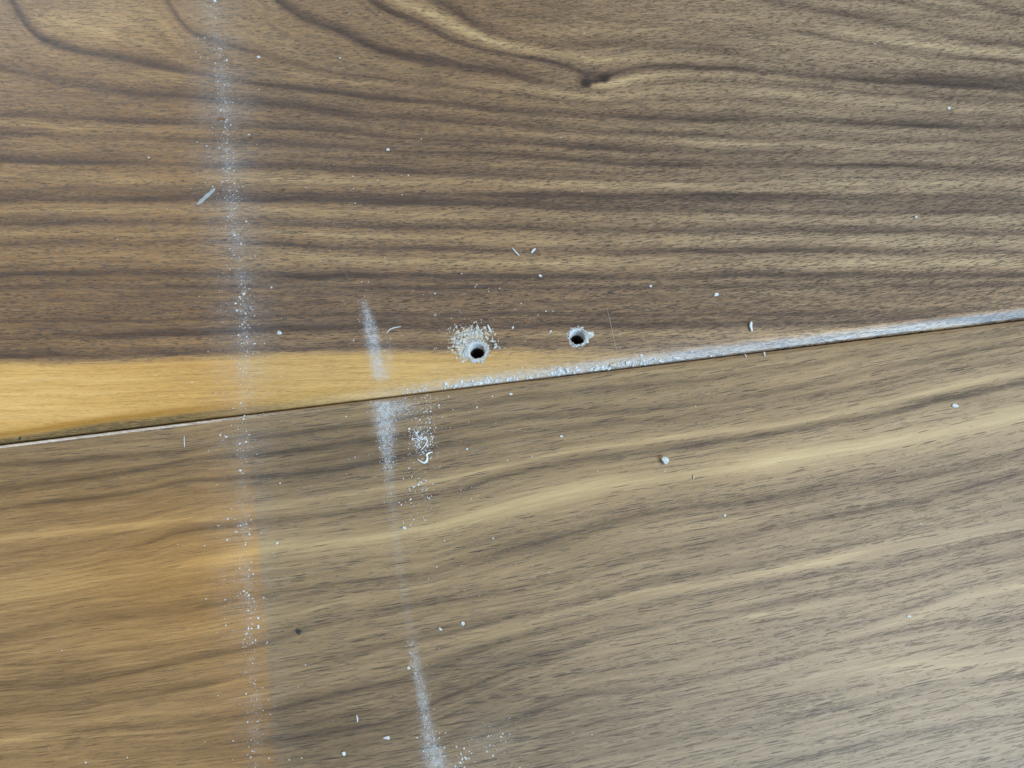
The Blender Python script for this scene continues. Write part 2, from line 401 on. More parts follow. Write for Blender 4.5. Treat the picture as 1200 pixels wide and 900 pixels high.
def wood_material(name, lower):
    T = NT(name)
    flow = T.attr('flow', 'Vector')          # along the grain, across the grain, in millimetres
    pore = T.attr('pore', 'Vector')
    tone = T.attr('tone'); sap = T.attr('sap'); warm = T.attr('warm'); dust = T.attr('dust')
    off = (13.7, 41.3, 0) if lower else (0, 0, 0)
    fl = T.V('ADD', flow, off)
    po = T.V('ADD', pore, off)
    # slide each fibre bundle along the grain so that nothing lines up across it
    def slide(v, f, amp):
        sp = T.n('ShaderNodeSeparateXYZ'); T.put(sp.inputs[0], v)
        o = T.n('ShaderNodeTexNoise', noise_dimensions='1D')
        T.put(o.inputs['W'], T.M('MULTIPLY', sp.outputs[1], f)); o.inputs['Scale'].default_value = 1
        o.inputs['Detail'].default_value = 2
        c = T.n('ShaderNodeCombineXYZ')
        T.put(c.inputs[0], T.M('MULTIPLY_ADD', T.M('SUBTRACT', o.outputs[0], .5), amp, sp.outputs[0]))
        T.put(c.inputs[1], sp.outputs[1])
        return c.outputs[0]
    fl = slide(fl, .55, 60.0)
    po = slide(po, 1.1, 22.0)
    # growth and fibre variation
    n_mot = T.noise(T.V('MULTIPLY', fl, (0.09, 0.32, 1)), 1, 3, .55)
    n_band = T.noise(T.V('MULTIPLY', fl, (0.018, 0.9, 1)), 1, 3, .6)
    n_fib = T.noise(T.V('MULTIPLY', po, (0.11 if lower else 0.22, 2.8, 1)), 1, 3, .6)
    n_fine = T.noise(T.V('MULTIPLY', po, (2.6, 5.5, 1)), 1, 2, .6)
    n_fleck = T.noise(T.V('MULTIPLY', po, (0.8, 2.3, 1)), 1, 2, .6)
    ab = 0.44 if lower else 0.46
    t = T.M('MULTIPLY_ADD', T.M('SUBTRACT', n_mot, .5), 0.34, tone)
    t = T.M('MULTIPLY_ADD', T.M('SUBTRACT', n_band, .5), ab, t)
    n_b2 = T.noise(T.V('MULTIPLY', fl, (0.02, 2.3, 1)), 1, 2, .5)
    t = T.M('MULTIPLY_ADD', T.M('SUBTRACT', n_b2, .5), .10 if lower else .22, t)
    t = T.M('MULTIPLY_ADD', T.M('SUBTRACT', n_fib, .5), 0.30 if lower else 0.26, t)
    t = T.M('MULTIPLY_ADD', T.M('SUBTRACT', n_fine, .5), 0.30, t)
    t = T.M('MULTIPLY_ADD', T.M('SUBTRACT', n_fleck, .5), 0.18, t)
    if lower:
        heart = T.ramp(t, [(0.0, (.050, .035, .022)), (.22, (.110, .074, .041)), (.42, (.200, .135, .073)),
                           (.62, (.31, .214, .114)), (.82, (.445, .323, .165)), (1.0, (.57, .435, .225))])
    else:
        heart = T.ramp(t, [(0.0, (.054, .032, .021)), (.22, (.108, .063, .037)), (.42, (.182, .109, .058)),
                           (.62, (.278, .173, .087)), (.82, (.395, .265, .130)), (1.0, (.52, .375, .19))])
    gry_sheen = T.ramp(t, [(0.0, (.058, .048, .038)), (.22, (.118, .096, .074)), (.42, (.205, .170, .128)),
                     (.62, (.305, .256, .186)), (.82, (.41, .345, .235)), (1.0, (.50, .43, .29))])
    heart = T.mix(T.attr('grey'), heart, gry_sheen)  # window sheen towards the right, mixed into the wood colour as grey
    sapf = T.M('MULTIPLY_ADD', T.M('MULTIPLY', T.M('MULTIPLY', sap, T.M('SUBTRACT', 1.0, sap)), T.M('SUBTRACT', n_fib, .5)), 5.0, sap, clamp=True)
    sapc = T.ramp(t, [(0.1, (.23, .115, .036)), (.45, (.42, .245, .080)), (.7, (.59, .37, .130)), (1.0, (.76, .53, .23))])
    col = T.mix(sapf, heart, sapc)
    # amber tint on the part that stayed covered
    col = T.mix(T.M('MULTIPLY', warm, 1.0), col, (1.25, .99, .62) if lower else (1.05, .97, .84), 'MULTIPLY')
    col = T.mix(T.attr('amber'), col, (.36, .175, .030))
    dark_refl_f = T.M('MULTIPLY', T.attr('dark_refl'), T.mr(T.noise(T.V('MULTIPLY', T.attr('place', 'Vector'), (.35, 2.6, 1)), 1, 4, .7), .32, .55, .45, 1.0), clamp=True)  # dark reflection low on the left front edge, painted into the colour
    col = T.mix(dark_refl_f, col, T.mix(n_fine, (.035, .024, .012), (.15, .115, .065)))
    # open pores: short dark dashes
    dens = T.noise(T.V('MULTIPLY', fl, (0.05, 0.45, 1)), 1, 2, .5)
    tl = T.M('ADD', tone, T.M('MULTIPLY', T.M('SUBTRACT', dens, .5), 1.1))
    cutm = T.mr(tl, .20, .85, -.22, .30)
    def layer(sx, sy, cut, r0, r1, o):
        c = T.V('ADD', T.V('MULTIPLY', po, (sx, sy, 0)), o)
        dist, rnd = T.voro(c)
        sep = T.n('ShaderNodeSeparateColor'); T.put(sep.inputs[0], rnd)
        on = T.M('GREATER_THAN', sep.outputs[0], T.M('ADD', cutm, cut))
        rad = T.M('MULTIPLY_ADD', sep.outputs[1], r1 - r0, r0)
        a = T.mr(T.M('DIVIDE', dist, rad), .70, 1.05, 1.0, 0.0)
        return T.M('MULTIPLY', T.M('MULTIPLY', a, on), T.M('MULTIPLY_ADD', sep.outputs[2], .4 if not lower else .5, .6 if not lower else .4))
    if lower:
        p = T.M('MAXIMUM', layer(.17, 2.7, .74, .22, .48, (3.3, 1.1, 0)), layer(.050, 1.5, .62, .10, .26, (1.7, 9.1, 0)))
        p = T.M('MAXIMUM', p, T.M('MULTIPLY', layer(.65, 3.0, .74, .22, .44, (7.7, 5.1, 0)), .75))
    else:
        p = T.M('MAXIMUM', layer(.40, 2.0, .34, .26, .48, (3.3, 1.1, 0)), layer(.60, 2.3, .36, .26, .47, (7.7, 5.1, 0)))
    p = T.M('MULTIPLY', p, T.M('MULTIPLY_ADD', sap, -.72, 1.0))
    fresh = T.mr(warm, 0, 1, 1.0, .45 if lower else .9)
    p = T.M('MULTIPLY', p, fresh)
    col = T.mix(T.M('MULTIPLY', p, .93), col, (.030, .022, .019))
    col = T.mix(T.attr('knot'), col, (.022, .016, .013))
    # dust film, broken into speckles
    s1 = T.noise(T.V('MULTIPLY', T.attr('place', 'Vector'), (3.2, 3.2, 1)), 1, 3, .7)
    s2 = T.noise(T.V('MULTIPLY', T.attr('place', 'Vector'), (.7, .7, 1)), 1, 2, .6)
    sp = T.mr(T.M('ADD', s1, T.M('MULTIPLY', T.M('SUBTRACT', s2, .5), .5)), .36, .70, 0.15, 1.7)
    df = T.M('MULTIPLY', dust, sp, clamp=True)
    col = T.mix(T.M('MULTIPLY', df, .9), col, (.47, .51, .54))
    T.put(T.b.inputs['Base Color'], col)
    rgh = T.M('MULTIPLY_ADD', n_fleck, .18, .30)
    rgh = T.M('MULTIPLY_ADD', df, .3, rgh)
    rgh = T.M('MULTIPLY_ADD', T.M('SUBTRACT', n_mot, .5), .22, rgh)
    T.put(T.b.inputs['Roughness'], rgh)
    T.b.inputs['Specular IOR Level'].default_value = .5
    edge = T.attr('edge')
    n_str = T.noise(T.V('MULTIPLY', T.attr('place', 'Vector'), (.22, 1.7, 1)), 1, 3, .6)
    h = T.M('MULTIPLY_ADD', p, -1.2, T.M('MULTIPLY_ADD', n_fine, .35, T.M('MULTIPLY', n_fib, .4)))
    h = T.M('ADD', h, T.M('MULTIPLY', df, .8))
    h = T.M('MULTIPLY', h, T.M('MULTIPLY_ADD', edge, -.75, 1.0))
    h = T.M('MULTIPLY_ADD', T.M('MULTIPLY', edge, n_str), 1.8, h)
    rgh = T.M('SUBTRACT', rgh, T.M('MULTIPLY', edge, .15))
    T.put(T.b.inputs['Roughness'], rgh)
    T.put(T.b.inputs['Normal'], T.bump(h, .75, .00005))
    return T.m


def plain(name, c1, c2, scale, rough=.85, bump=.5, dist=.0001, cut=None):
    T = NT(name)
    tc = T.n('ShaderNodeTexCoord').outputs['Object']
    n = T.noise(tc, scale, 4, .65)
    T.put(T.b.inputs['Base Color'], T.ramp(n, [(.32, c1), (.68, c2)]))
    T.b.inputs['Roughness'].default_value = rough
    T.put(T.b.inputs['Normal'], T.bump(n, bump, dist))
    return T.m


M_UP = wood_material('walnut_upper', False)
M_LO = wood_material('walnut_lower', True)
M_CORE = plain('chipboard_core', (.55, .53, .49), (.76, .77, .77), 2200, .9, .8, .0002)
M_BORE_SHADE = plain('bore_shade', (.035, .024, .015), (.09, .06, .035), 1800, .9, .8, .0002)  # shade deep inside the holes, painted as a near-black wall colour
M_DUST = plain('plaster_dust', (.46, .48, .48), (.68, .70, .70), 900, .9)
M_CHIP = plain('pale_wood_chip', (.34, .28, .19), (.68, .63, .52), 1200, .8)
M_TORN = plain('torn_veneer', (.30, .30, .28), (.64, .66, .65), 1500, .85, .8, .0002)
M_FLECK = plain('brown_fleck', (.16, .07, .02), (.26, .12, .04), 1200, .6)
M_BLACK = plain('black_grit', (.012, .014, .018), (.03, .034, .04), 900, .45)
M_FILM = plain('whitish_flake', (.50, .58, .60), (.78, .84, .85), 700, .35)
M_FLAKE = plain('thin_film', (.40, .45, .46), (.75, .82, .83), 1500, .3, .9, .0003)
M_FLAKE.node_tree.nodes['Principled BSDF'].inputs['Alpha'].default_value = .42
M_FLOOR = plain('dark_subfloor', (.03, .024, .018), (.055, .045, .034), 60, .9)


# ---------------------------------------------------------------- object helpers
def tag(o, label=None, cat=None, group=None, kind=None):
    if label: o['label'] = label
    if cat: o['category'] = cat
    if group: o['group'] = group
    if kind: o['kind'] = kind
    return o


def mesh_from(name, verts, faces, mats, smooth=True, fmat=None, parent=None):
    me = bpy.data.meshes.new(name)
    me.from_pydata([tuple(v) for v in verts] if not isinstance(verts, np.ndarray) else verts.tolist(), [], faces if isinstance(faces, list) else faces.tolist())
    for m in mats: me.materials.append(m)
    if fmat is not None: me.polygons.foreach_set('material_index', np.asarray(fmat, np.int32))
    me.polygons.foreach_set('use_smooth', np.full(len(me.polygons), smooth))
    me.update()
    o = bpy.data.objects.new(name, me)
    COL.objects.link(o)
    if parent: o.parent = parent
    return o


def fattr(me, name, a):
    at_ = me.attributes.new(name, 'FLOAT', 'POINT')
    at_.data.foreach_set('value', np.ascontiguousarray(a, np.float32))


def vattr(me, name, a):
    at_ = me.attributes.new(name, 'FLOAT_VECTOR', 'POINT')
    at_.data.foreach_set('vector', np.ascontiguousarray(a, np.float32).ravel())


# ---------------------------------------------------------------- setting
def build_floor():
    o = mesh_from('floor', [(-1.5, -1.5, -.0182), (1.5, -1.5, -.0182), (1.5, 1.5, -.0182), (-1.5, 1.5, -.0182)], [(0, 1, 2, 3)], [M_FLOOR])
    tag(o, kind='structure')


build_floor()

# ---------------------------------------------------------------- the two boards
THICK = 0.018
HOLES = [(559.0, 411.0, 9.6, 0.0170), (677.0, 395.0, 9.0, 0.0170)]    # px, py, radius in survey units, depth
XCOL = np.concatenate([np.arange(-300, -16, 8.0), np.arange(-16, 1217, 2.0), np.arange(1224, 1501, 8.0)])


def rim_wobble(k, ang):
    r = np.random.default_rng(50 + k)
    a = np.zeros_like(ang)
    for f in range(2, 9):
        a += r.normal(0, .055 / math.sqrt(f)) * np.cos(f * ang + r.uniform(0, 6.28))
    return a


def build_board(upper):
    W_, H_ = (BEV_W, BEV_H) if upper else (ARR_W, ARR_H)
    th = np.linspace(0, math.pi / 2, 12 if upper else 7)
    if upper:
        s_b = UP_S; z_b = UP_Z
    else:
        s_b = LOW_S; z_b = LOW_Z
    if upper:
        s_t = np.concatenate([np.arange(W_ + 2, 536, 2.0), np.arange(540, 860, 8.0)])
    else:
        s_t = np.concatenate([np.arange(W_ + 2, 534, 2.0), np.arange(540, 800, 8.0)])
    s = np.concatenate([s_b, s_t]); z = np.concatenate([z_b, np.zeros(s_t.size)])
    nr, nc = s.size, XCOL.size
    Xp = np.tile(XCOL, (nr, 1))
    sg = -1.0 if upper else 1.0
    Yp = seam(Xp) + sg * s[:, None] + (0 if upper else GAP)
    # slight waviness so the machined edges are not ruler straight
    Z = np.tile(z[:, None], (1, nc))
    px = Xp.ravel(); py = Yp.ravel(); zz = Z.ravel().copy()
    idx = np.arange(nr * nc).reshape(nr, nc)
    q = np.stack([idx[:-1, :-1], idx[:-1, 1:], idx[1:, 1:], idx[1:, :-1]], -1)
    keep = np.ones((nr - 1, nc - 1), bool)
    V = [px]; Y = [py]; Zs = [zz]; core = [np.zeros(px.size)]
    quads = []; qm = []
    nv = px.size
    HN = 12
    if upper:
        for k, (hx, hy, hr, hd) in enumerate(HOLES):
            ci = int(np.argmin(np.abs(XCOL - hx)))
            rowy = seam(XCOL[ci]) - s
            ri = int(np.argmin(np.abs(rowy - hy)))
            keep[ri - HN:ri + HN, ci - HN:ci + HN] = False
            ring = [idx[ri - HN, c] for c in range(ci - HN, ci + HN)] + [idx[r, ci + HN] for r in range(ri - HN, ri + HN)] \
                + [idx[ri + HN, c] for c in range(ci + HN, ci - HN, -1)] + [idx[r, ci - HN] for r in range(ri + HN, ri - HN, -1)]
            ring = np.array(ring); n = ring.size
            bx = px[ring]; by = py[ring]
            ang = np.arctan2(by - hy, bx - hx)
            rimr = hr * (1 + rim_wobble(k, ang))
            prev = ring
            steps = [(u, 0.0, 0) for u in (.25, .45, .6, .72, .82, .90, .95, 1.0)]
            for (u, _, _) in steps:
                tx = bx + (hx + rimr * np.cos(ang) - bx) * u; ty = by + (hy + rimr * np.sin(ang) - by) * u
                lift = 0.00012 * math.exp(-((u - .9) / .12) ** 2)
                new = np.arange(nv, nv + n); nv += n
                V.append(tx); Y.append(ty)
                Zs.append(np.full(n, lift) * (1 + .6 * np.random.default_rng(k).normal(0, 1, n)) if u < 1 else np.full(n, -.00002))
                core.append(np.full(n, 1.0 if u > .9 else 0.0))
                quads.append(np.stack([prev, np.roll(prev, -1), np.roll(new, -1), new], -1)); qm.append(np.full(n, 1 if u > .93 else 0))
                prev = new
            rr = np.random.default_rng(90 + k)
            nz = np.zeros(n)
            for d in np.linspace(0, 1, 16)[1:]:
                nz = .6 * nz + rr.normal(0, .05, n)
                rad = hr * (.95 + .6 * rim_wobble(k, ang) + ksm(nz))
                new = np.arange(nv, nv + n); nv += n
                V.append(hx + rad * np.cos(ang)); Y.append(hy + rad * np.sin(ang)); Zs.append(np.full(n, -hd * d ** 1.5)); core.append(np.ones(n))
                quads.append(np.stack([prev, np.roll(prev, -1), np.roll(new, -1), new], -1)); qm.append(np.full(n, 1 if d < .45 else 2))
                prev = new
            c = nv; nv += 1
            V.append(np.array([hx])); Y.append(np.array([hy])); Zs.append(np.array([-hd - .001])); core.append(np.ones(1))
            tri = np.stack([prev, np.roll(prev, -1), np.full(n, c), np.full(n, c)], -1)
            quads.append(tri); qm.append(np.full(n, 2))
    # sides and underside
    border = list(idx[0, :]) + list(idx[1:, -1]) + list(idx[-1, -2::-1]) + list(idx[-2:0:-1, 0])
    border = np.array(border); n = border.size
    px0 = np.concatenate(V); py0 = np.concatenate(Y)
    prev = border
    for dz in (-.004, -.010, -THICK):
        new = np.arange(nv, nv + n); nv += n
        V.append(px0[border]); Y.append(py0[border]); Zs.append(np.full(n, dz)); core.append(np.ones(n) * .0)
        quads.append(np.stack([prev, new, np.roll(new, -1), np.roll(prev, -1)], -1)); qm.append(np.full(n, 0 if dz > -.005 else 1))
        prev = new
    bottom = prev
    q = q[keep]
    px = np.concatenate(V); py = np.concatenate(Y); zz = np.concatenate(Zs)
    X, Yw = plane(px, py)
    Q = np.concatenate([q] + quads); mat = np.concatenate([np.zeros(len(q))] + qm)
    faces = []
    for f in Q.tolist():
        faces.append(f if f[2] != f[3] else f[:3])
    if upper:
        nt = len(q) + sum(len(a) for a in quads[:-3])
    faces = [f[::-1] for f in faces] if not upper else faces
    faces.append(bottom.tolist())
    mat = np.concatenate([mat, [1]])
    o = mesh_from('walnut_board', np.stack([X, Yw, zz], -1), faces, [M_UP if upper else M_LO, M_CORE, M_BORE_SHADE], True, mat)
    bm = bmesh.new(); bm.from_mesh(o.data); bmesh.ops.recalc_face_normals(bm, faces=bm.faces[:]); bm.to_mesh(o.data); bm.free()
    me = o.data
    R = UPR if upper else LOR
    tone = R.tone(px, py)
    if upper:
        for (kx, ky, r1, r2, g) in ((687, 97, 6.5, 5, -1.0), (708, 92, 6, 4.5, -.75), (698, 95, 4, 3.5, -.45), (684, 88, 9, 4, -.12), (696, 101, 12, 3, .12), (722, 100, 26, 6, .16), (660, 90, 22, 9, .10)):
            tone += g * np.exp(-(((px - kx) / r1) ** 2 + ((py - ky) / r2) ** 2) ** 1.3)
    v = R.flow(px, py)
    fattr(me, 'tone', tone)
    sap = sapwood(px, py) if upper else np.zeros(px.size)
    if upper:
        e = seam(px) - py
        tone_add = sap * (.02 + .16 * (1 - sstep(0, 260, px)) * sstep(6, 60, 80 - np.abs(e - 45)))
        fattr_over(me, 'tone', tone + tone_add)
    fattr(me, 'sap', sap)
    kn = np.zeros(px.size)
    if upper:
        for (kx, ky, r1, r2, g) in ((687, 97, 5.5, 4.0, .95), (708, 92.5, 4.5, 3.6, .85), (699, 95, 4, 2.4, .5), (716, 88, 7, 2.2, .4)):
            kn = np.maximum(kn, g * np.exp(-(((px - kx) / r1) ** 2 + ((py - ky) / r2) ** 2) ** 1.4))
    fattr(me, 'knot', kn)
    wv = .35 * np.sin(px / 23.0) + .4 * np.sin(px / 41.0 + 1)
    if upper:
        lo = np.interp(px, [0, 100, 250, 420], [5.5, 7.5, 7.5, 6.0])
        dark_refl = (1 - sstep(lo - 2.5, lo + 2.5, e + wv)) * np.interp(px, [-300, 200, 300, 420], [.92, .92, .5, 0])
        amb = np.exp(-np.abs((e - lo - 3.2 + wv * .6) / 4.2) ** 2.2) * np.interp(px, [-300, 180, 330, 450], [.9, .85, .3, .0])
    else:
        dark_refl = px * 0; amb = px * 0
    if upper:
        gy_sheen = .32 * sstep(420, 1150, px) * (1 - sstep(250, 420, py)) + .15 * sstep(500, 1000, px)
    else:
        gy_sheen = .42 * sstep(600, 1250, px + (py - 620) * 1.3)
    fattr(me, 'grey', gy_sheen)
    fattr(me, 'dark_refl', dark_refl); fattr(me, 'amber', amb)
    fattr(me, 'warm', (warm_upper if upper else warm_lower)(px, py))
    fattr(me, 'dust', dust_film(px, py))
    e = (seam(px) - py) * (1 if upper else -1)
    fattr(me, 'edge', np.where(e < (BEV_W + 2 if upper else GAP + 4.6), 1.0, 0.0))
    mm = 1000.0
    vattr(me, 'flow', np.stack([X * mm, -v * .25, zz * 0], -1))
    if upper:
        # pores lie nearly level, climbing slightly to the right
        pv = (Yw - 0.09 * X - 0.35 * X * X) * mm
        pu = X * mm
    else:
        # pores follow the board's climb to the right
        pv = (Yw - 0.165 * X - 0.22 * X * X) * mm
        pu = X * mm
    vattr(me, 'pore', np.stack([pu, pv, zz * 0], -1))
    vattr(me, 'place', np.stack([X * mm, Yw * mm + (zz * mm), zz * 0], -1))
    return o


def ksm(a):
    return (a + np.roll(a, 1) + np.roll(a, -1) + np.roll(a, 2) + np.roll(a, -2)) / 5


def fattr_over(me, name, a):
    me.attributes[name].data.foreach_set('value', np.ascontiguousarray(a, np.float32))


upper = build_board(True)
tag(upper, 'brown walnut board with yellow sapwood edge, a dark knot and two drilled holes', 'wood board')
lower = build_board(False)
tag(lower, 'walnut board with slanting streaky grain and no holes, lower board of the two', 'wood board')


# ---------------------------------------------------------------- debris
def crumb_mesh(name, mat, seed, sx=1, sy=1, sz=.7, rough=.22, sub=3):
    r = np.random.default_rng(seed)
    bm = bmesh.new()
    bmesh.ops.create_icosphere(bm, subdivisions=sub, radius=1)
    axes = r.normal(0, 1, (7, 3)); axes /= np.linalg.norm(axes, axis=1)[:, None]
    cut = r.uniform(.38, .85, 7)
    for v in bm.verts:
        p = np.array(v.co)
        for a, c in zip(axes, cut):
            d = p @ a
            if d > c: p = p - a * (d - c)
        p = p * (1 + r.normal(0, rough * .22))
        v.co = (p[0] * sx, p[1] * sy, p[2] * sz)
    me = bpy.data.meshes.new(name); bm.to_mesh(me); bm.free()
    me.materials.append(mat)
    return me


def crumb(name, px, py, w, h, mat, label, cat, group=None, rot=0, seed=0, sz=.55):
    """w, h in survey units (long and short side); lies on the boards"""
    me = crumb_mesh(name, mat, seed or int(px * 7 + py))
    o = bpy.data.objects.new(name, me); COL.objects.link(o)
    x, y = P1(px, py)
    a = w * PXM / 2; b = h * PXM / 2; c = min(a, b) * sz / .7 * 1.2
    o.scale = (a, b, c)
    o.rotation_euler = (random.uniform(-.12, .12), random.uniform(-.12, .12), math.radians(rot))
    o.location = (x, y, surf_z(px, py) + c * .50)
    return tag(o, label, cat, group)


def strand(name, pts, rad, mat, label, cat, group=None, lift=0.00012, flat=1.0, parent=None, arch=0.0, jag=0.0):
    """a thin shaving or fibre through survey points"""
    n = len(pts)
    P = []
    m = max(8, n * 4)
    xs = np.interp(np.linspace(0, n - 1, m), range(n), [p[0] for p in pts])
    ys = np.interp(np.linspace(0, n - 1, m), range(n), [p[1] for p in pts])
    if n > 2:
        xs[1:-1] = (xs[:-2] + xs[1:-1] * 2 + xs[2:]) / 4; ys[1:-1] = (ys[:-2] + ys[1:-1] * 2 + ys[2:]) / 4
    X, Yw = plane(xs, ys)
    c = np.array([X.mean(), Yw.mean(), 0])
    K = 6
    vs = []; fs = []
    for i in range(m):
        t = i / (m - 1)
        r = rad * PXM * (0.35 + .65 * math.sin(math.pi * min(max(t, .04), .96)) ** .6) * (1 + jag * random.uniform(-1, 1))
        j0, j1 = max(0, i - 1), min(m - 1, i + 1)
        d = np.array([X[j1] - X[j0], Yw[j1] - Yw[j0]]); d /= max(np.linalg.norm(d), 1e-9)
        nn = np.array([-d[1], d[0]])
        z = surf_z(xs[i], ys[i]) + lift + rad * PXM * flat * .6 + arch * math.sin(math.pi * t)
        for k in range(K):
            a = 2 * math.pi * k / K
            vs.append((X[i] + nn[0] * r * math.cos(a) - c[0], Yw[i] + nn[1] * r * math.cos(a) - c[1], z + r * flat * math.sin(a)))
    for i in range(m - 1):
        for k in range(K):
            fs.append((i * K + k, i * K + (k + 1) % K, (i + 1) * K + (k + 1) % K, (i + 1) * K + k))
    fs.append(tuple(range(K))[::-1]); fs.append(tuple(range((m - 1) * K, m * K)))
    o = mesh_from(name, vs, fs, [mat], True)
    o.location = (c[0], c[1], 0)
    return tag(o, label, cat, group)


OCT_V = np.array([(1, 0, 0), (-1, 0, 0), (0, 1, 0), (0, -1, 0), (0, 0, 1), (0, 0, -1)], float)
OCT_F = np.array([(0, 2, 4), (2, 1, 4), (1, 3, 4), (3, 0, 4), (2, 0, 5), (1, 2, 5), (3, 1, 5), (0, 3, 5)])


def specks(name, px, py, size, mat, label, parent=None, cat='dust', elong=1.0, zlift=None):
    """very many tiny grains as one mesh"""
    n = len(px)
    r = np.random.default_rng(n + len(label))
    X, Y = plane(np.asarray(px), np.asarray(py))
    Z = np.array([surf_z(a, b) for a, b in zip(px, py)])
    sc = np.asarray(size)[:, None, None] * PXM * .5
    ax = r.uniform(.55, 1.15, (n, 1, 3)); ax[:, :, 0] *= elong; ax[:, :, 2] *= .6
    v = OCT_V[None] * ax * sc * (1 + r.normal(0, .18, (n, 6, 1)))
    a = r.uniform(0, 6.283, n); ca, sa = np.cos(a)[:, None], np.sin(a)[:, None]
    vx = v[:, :, 0] * ca - v[:, :, 1] * sa; vy = v[:, :, 0] * sa + v[:, :, 1] * ca
    vz = v[:, :, 2]
    zl = Z + np.asarray(size) * PXM * .12 + (0 if zlift is None else zlift)
    P = np.stack([vx + X[:, None], vy + Y[:, None], vz + zl[:, None]], -1).reshape(-1, 3)
    F = (OCT_F[None] + (np.arange(n) * 6)[:, None, None]).reshape(-1, 3)
    o = mesh_from(name, P, F, [mat], False, parent=parent)
    if parent is None: tag(o, label, cat, kind='stuff')
    else: tag(o, label, kind='stuff')
    return o


def sizes(n, lo, mean, hi):
    return np.clip(lo + rng.exponential(mean - lo, n), lo, hi)


# --- the long line of dust down the left of both boards
n = 4200
yy = rng.uniform(-40, 960, n)
dens = np.interp(yy, [-40, 40, 60, 200, 320, 430, 480, 620, 720, 900], [.4, .5, 1, 1, 1, .75, .4, .5, .45, .3])
k = rng.uniform(0, 1, n) < dens; yy = yy[k]; n = yy.size
xx = np.interp(yy, *DUST_MAIN) + np.where(rng.uniform(0, 1, n) < .62, rng.normal(0, 5.0, n), rng.normal(-6, 19, n))
xx += np.sin(yy / 7.0) * 1.2 + np.sin(yy / 19.0 + 2) * 1.2
cl = rng.uniform(-40, 960, 150); cr = rng.exponential(7, 150)
clump = np.zeros(n)
for a_, b_ in zip(cl, cr): clump += np.exp(-((yy - a_) / (b_ + 2)) ** 2) * rng.uniform(0, .5)
k = (np.abs(seam(xx) - yy) > 3) & (rng.uniform(0, 1, n) < .34 + .55 * clump)
specks('dust', xx[k], yy[k], sizes(k.sum(), .5, 1.1, 3.6), M_DUST, 'long thin line of white dust running down across both boards at left')

# --- short smear of fine dust left of the holes
def smear(y0, y1, n, wid, nm, label, lo=.35, mean=.65, hi=1.7, extra=None):
    y = rng.uniform(y0, y1, n)
    x = np.interp(y, *SMEAR) + rng.normal(0, 1, n) * np.interp(y, [y0, (y0 + y1) / 2, y1], wid)
    if extra is not None:
        x = np.concatenate([x, extra[0]]); y = np.concatenate([y, extra[1]])
    k = np.abs(seam(x) - y) > 2.5
    if y0 > 450: k &= (y > seam(x) + 4)
    specks(nm, x[k], y[k], sizes(k.sum(), lo, mean, hi), M_DUST, label)


ex = (rng.normal(456, 4, 110), rng.normal(418, 18, 110))
smear(352, 447, 560, (3.0, 6, 6.5), 'dust', 'short chalky dust smear on the yellow sapwood left of the two holes', extra=ex)
ex = (np.concatenate([rng.normal(468, 14, 420), rng.normal(456, 8, 160)]), np.concatenate([rng.normal(479, 8, 420), rng.normal(555, 30, 160)]))
smear(468, 552, 620, (9, 7, 4), 'dust', 'wedge shaped chalky dust smear on the lower board just below the seam', extra=ex)
smear(752, 930, 420, (4, 5.5, 10), 'dust', 'faint grey dust streak at the bottom of the lower board', .4, .8, 1.6)

# --- powdery clump right of the wedge smear
n = 300
cx = np.concatenate([rng.normal(494, 8, n), rng.normal(500, 10, 130), rng.normal(492, 9, 120)])
cy = np.concatenate([rng.normal(516, 10, n), rng.normal(483, 14, 130), rng.normal(575, 22, 120)])
k = cy > seam(cx) + 5
specks('dust', cx[k], cy[k], sizes(k.sum(), .6, 1.3, 3.4), M_DUST, 'loose crumbly patch of white powder right of the wedge shaped smear')
n = 80
cx = np.concatenate([rng.normal(572, 22, n), rng.normal(541, 4, 40)]); cy = np.concatenate([rng.normal(872, 18, n), rng.normal(888, 8, 40)])
specks('dust', cx, cy, sizes(cx.size, .5, 1.2, 3.2), M_DUST, 'sparse patch of pale powder at the bottom edge right of the faint streak')

# --- drilling dust packed along the seam
n = 2600
x = np.concatenate([rng.normal(640, 90, n // 2), rng.uniform(470, 850, n // 2)])
k = (x > 440) & (x < 880); x = x[k]
e = np.abs(rng.normal(0, 1, x.size)) * np.interp(x, [440, 560, 700, 820, 880], [1.6, 2.3, 2.4, 2.6, 1.6]) + .8
y = seam(x) - e
gr = .55 + .45 * np.sin(x / 11.0 + 2 * np.sin(x / 37.0)) + .25 * np.sin(x / 4.1)
fall = rng.uniform(0, 1, x.size) < gr * np.interp(x, [440, 520, 600, 720, 800, 880], [.15, .8, 1, .9, .55, .15])
specks('dust', x[fall], y[fall], sizes(fall.sum(), .5, 1.6, 6.5), M_DUST, 'white drilling dust packed along the seam below the two holes', zlift=.00005)

# --- single tiny specks everywhere
n = 520
x = rng.uniform(-40, 1240, n); y = rng.uniform(-30, 930, n)
k = rng.uniform(0, 1, n) < np.interp(x, [0, 250, 500, 700, 900, 1200], [.25, .8, 1, .6, .3, .2])
x = x[k]; y = y[k]
x = np.concatenate([x, rng.normal(430, 40, 110), rng.normal(560, 60, 170), rng.normal(520, 60, 150)])
y = np.concatenate([y, rng.uniform(150, 360, 110), rng.normal(370, 28, 170), rng.normal(560, 60, 150)])
k = np.abs(seam(x) - y) > 4
specks('dust', x[k], y[k], sizes(k.sum(), .4, .9, 2.3), M_DUST, 'stray pinpoint dust specks scattered thinly over both boards')


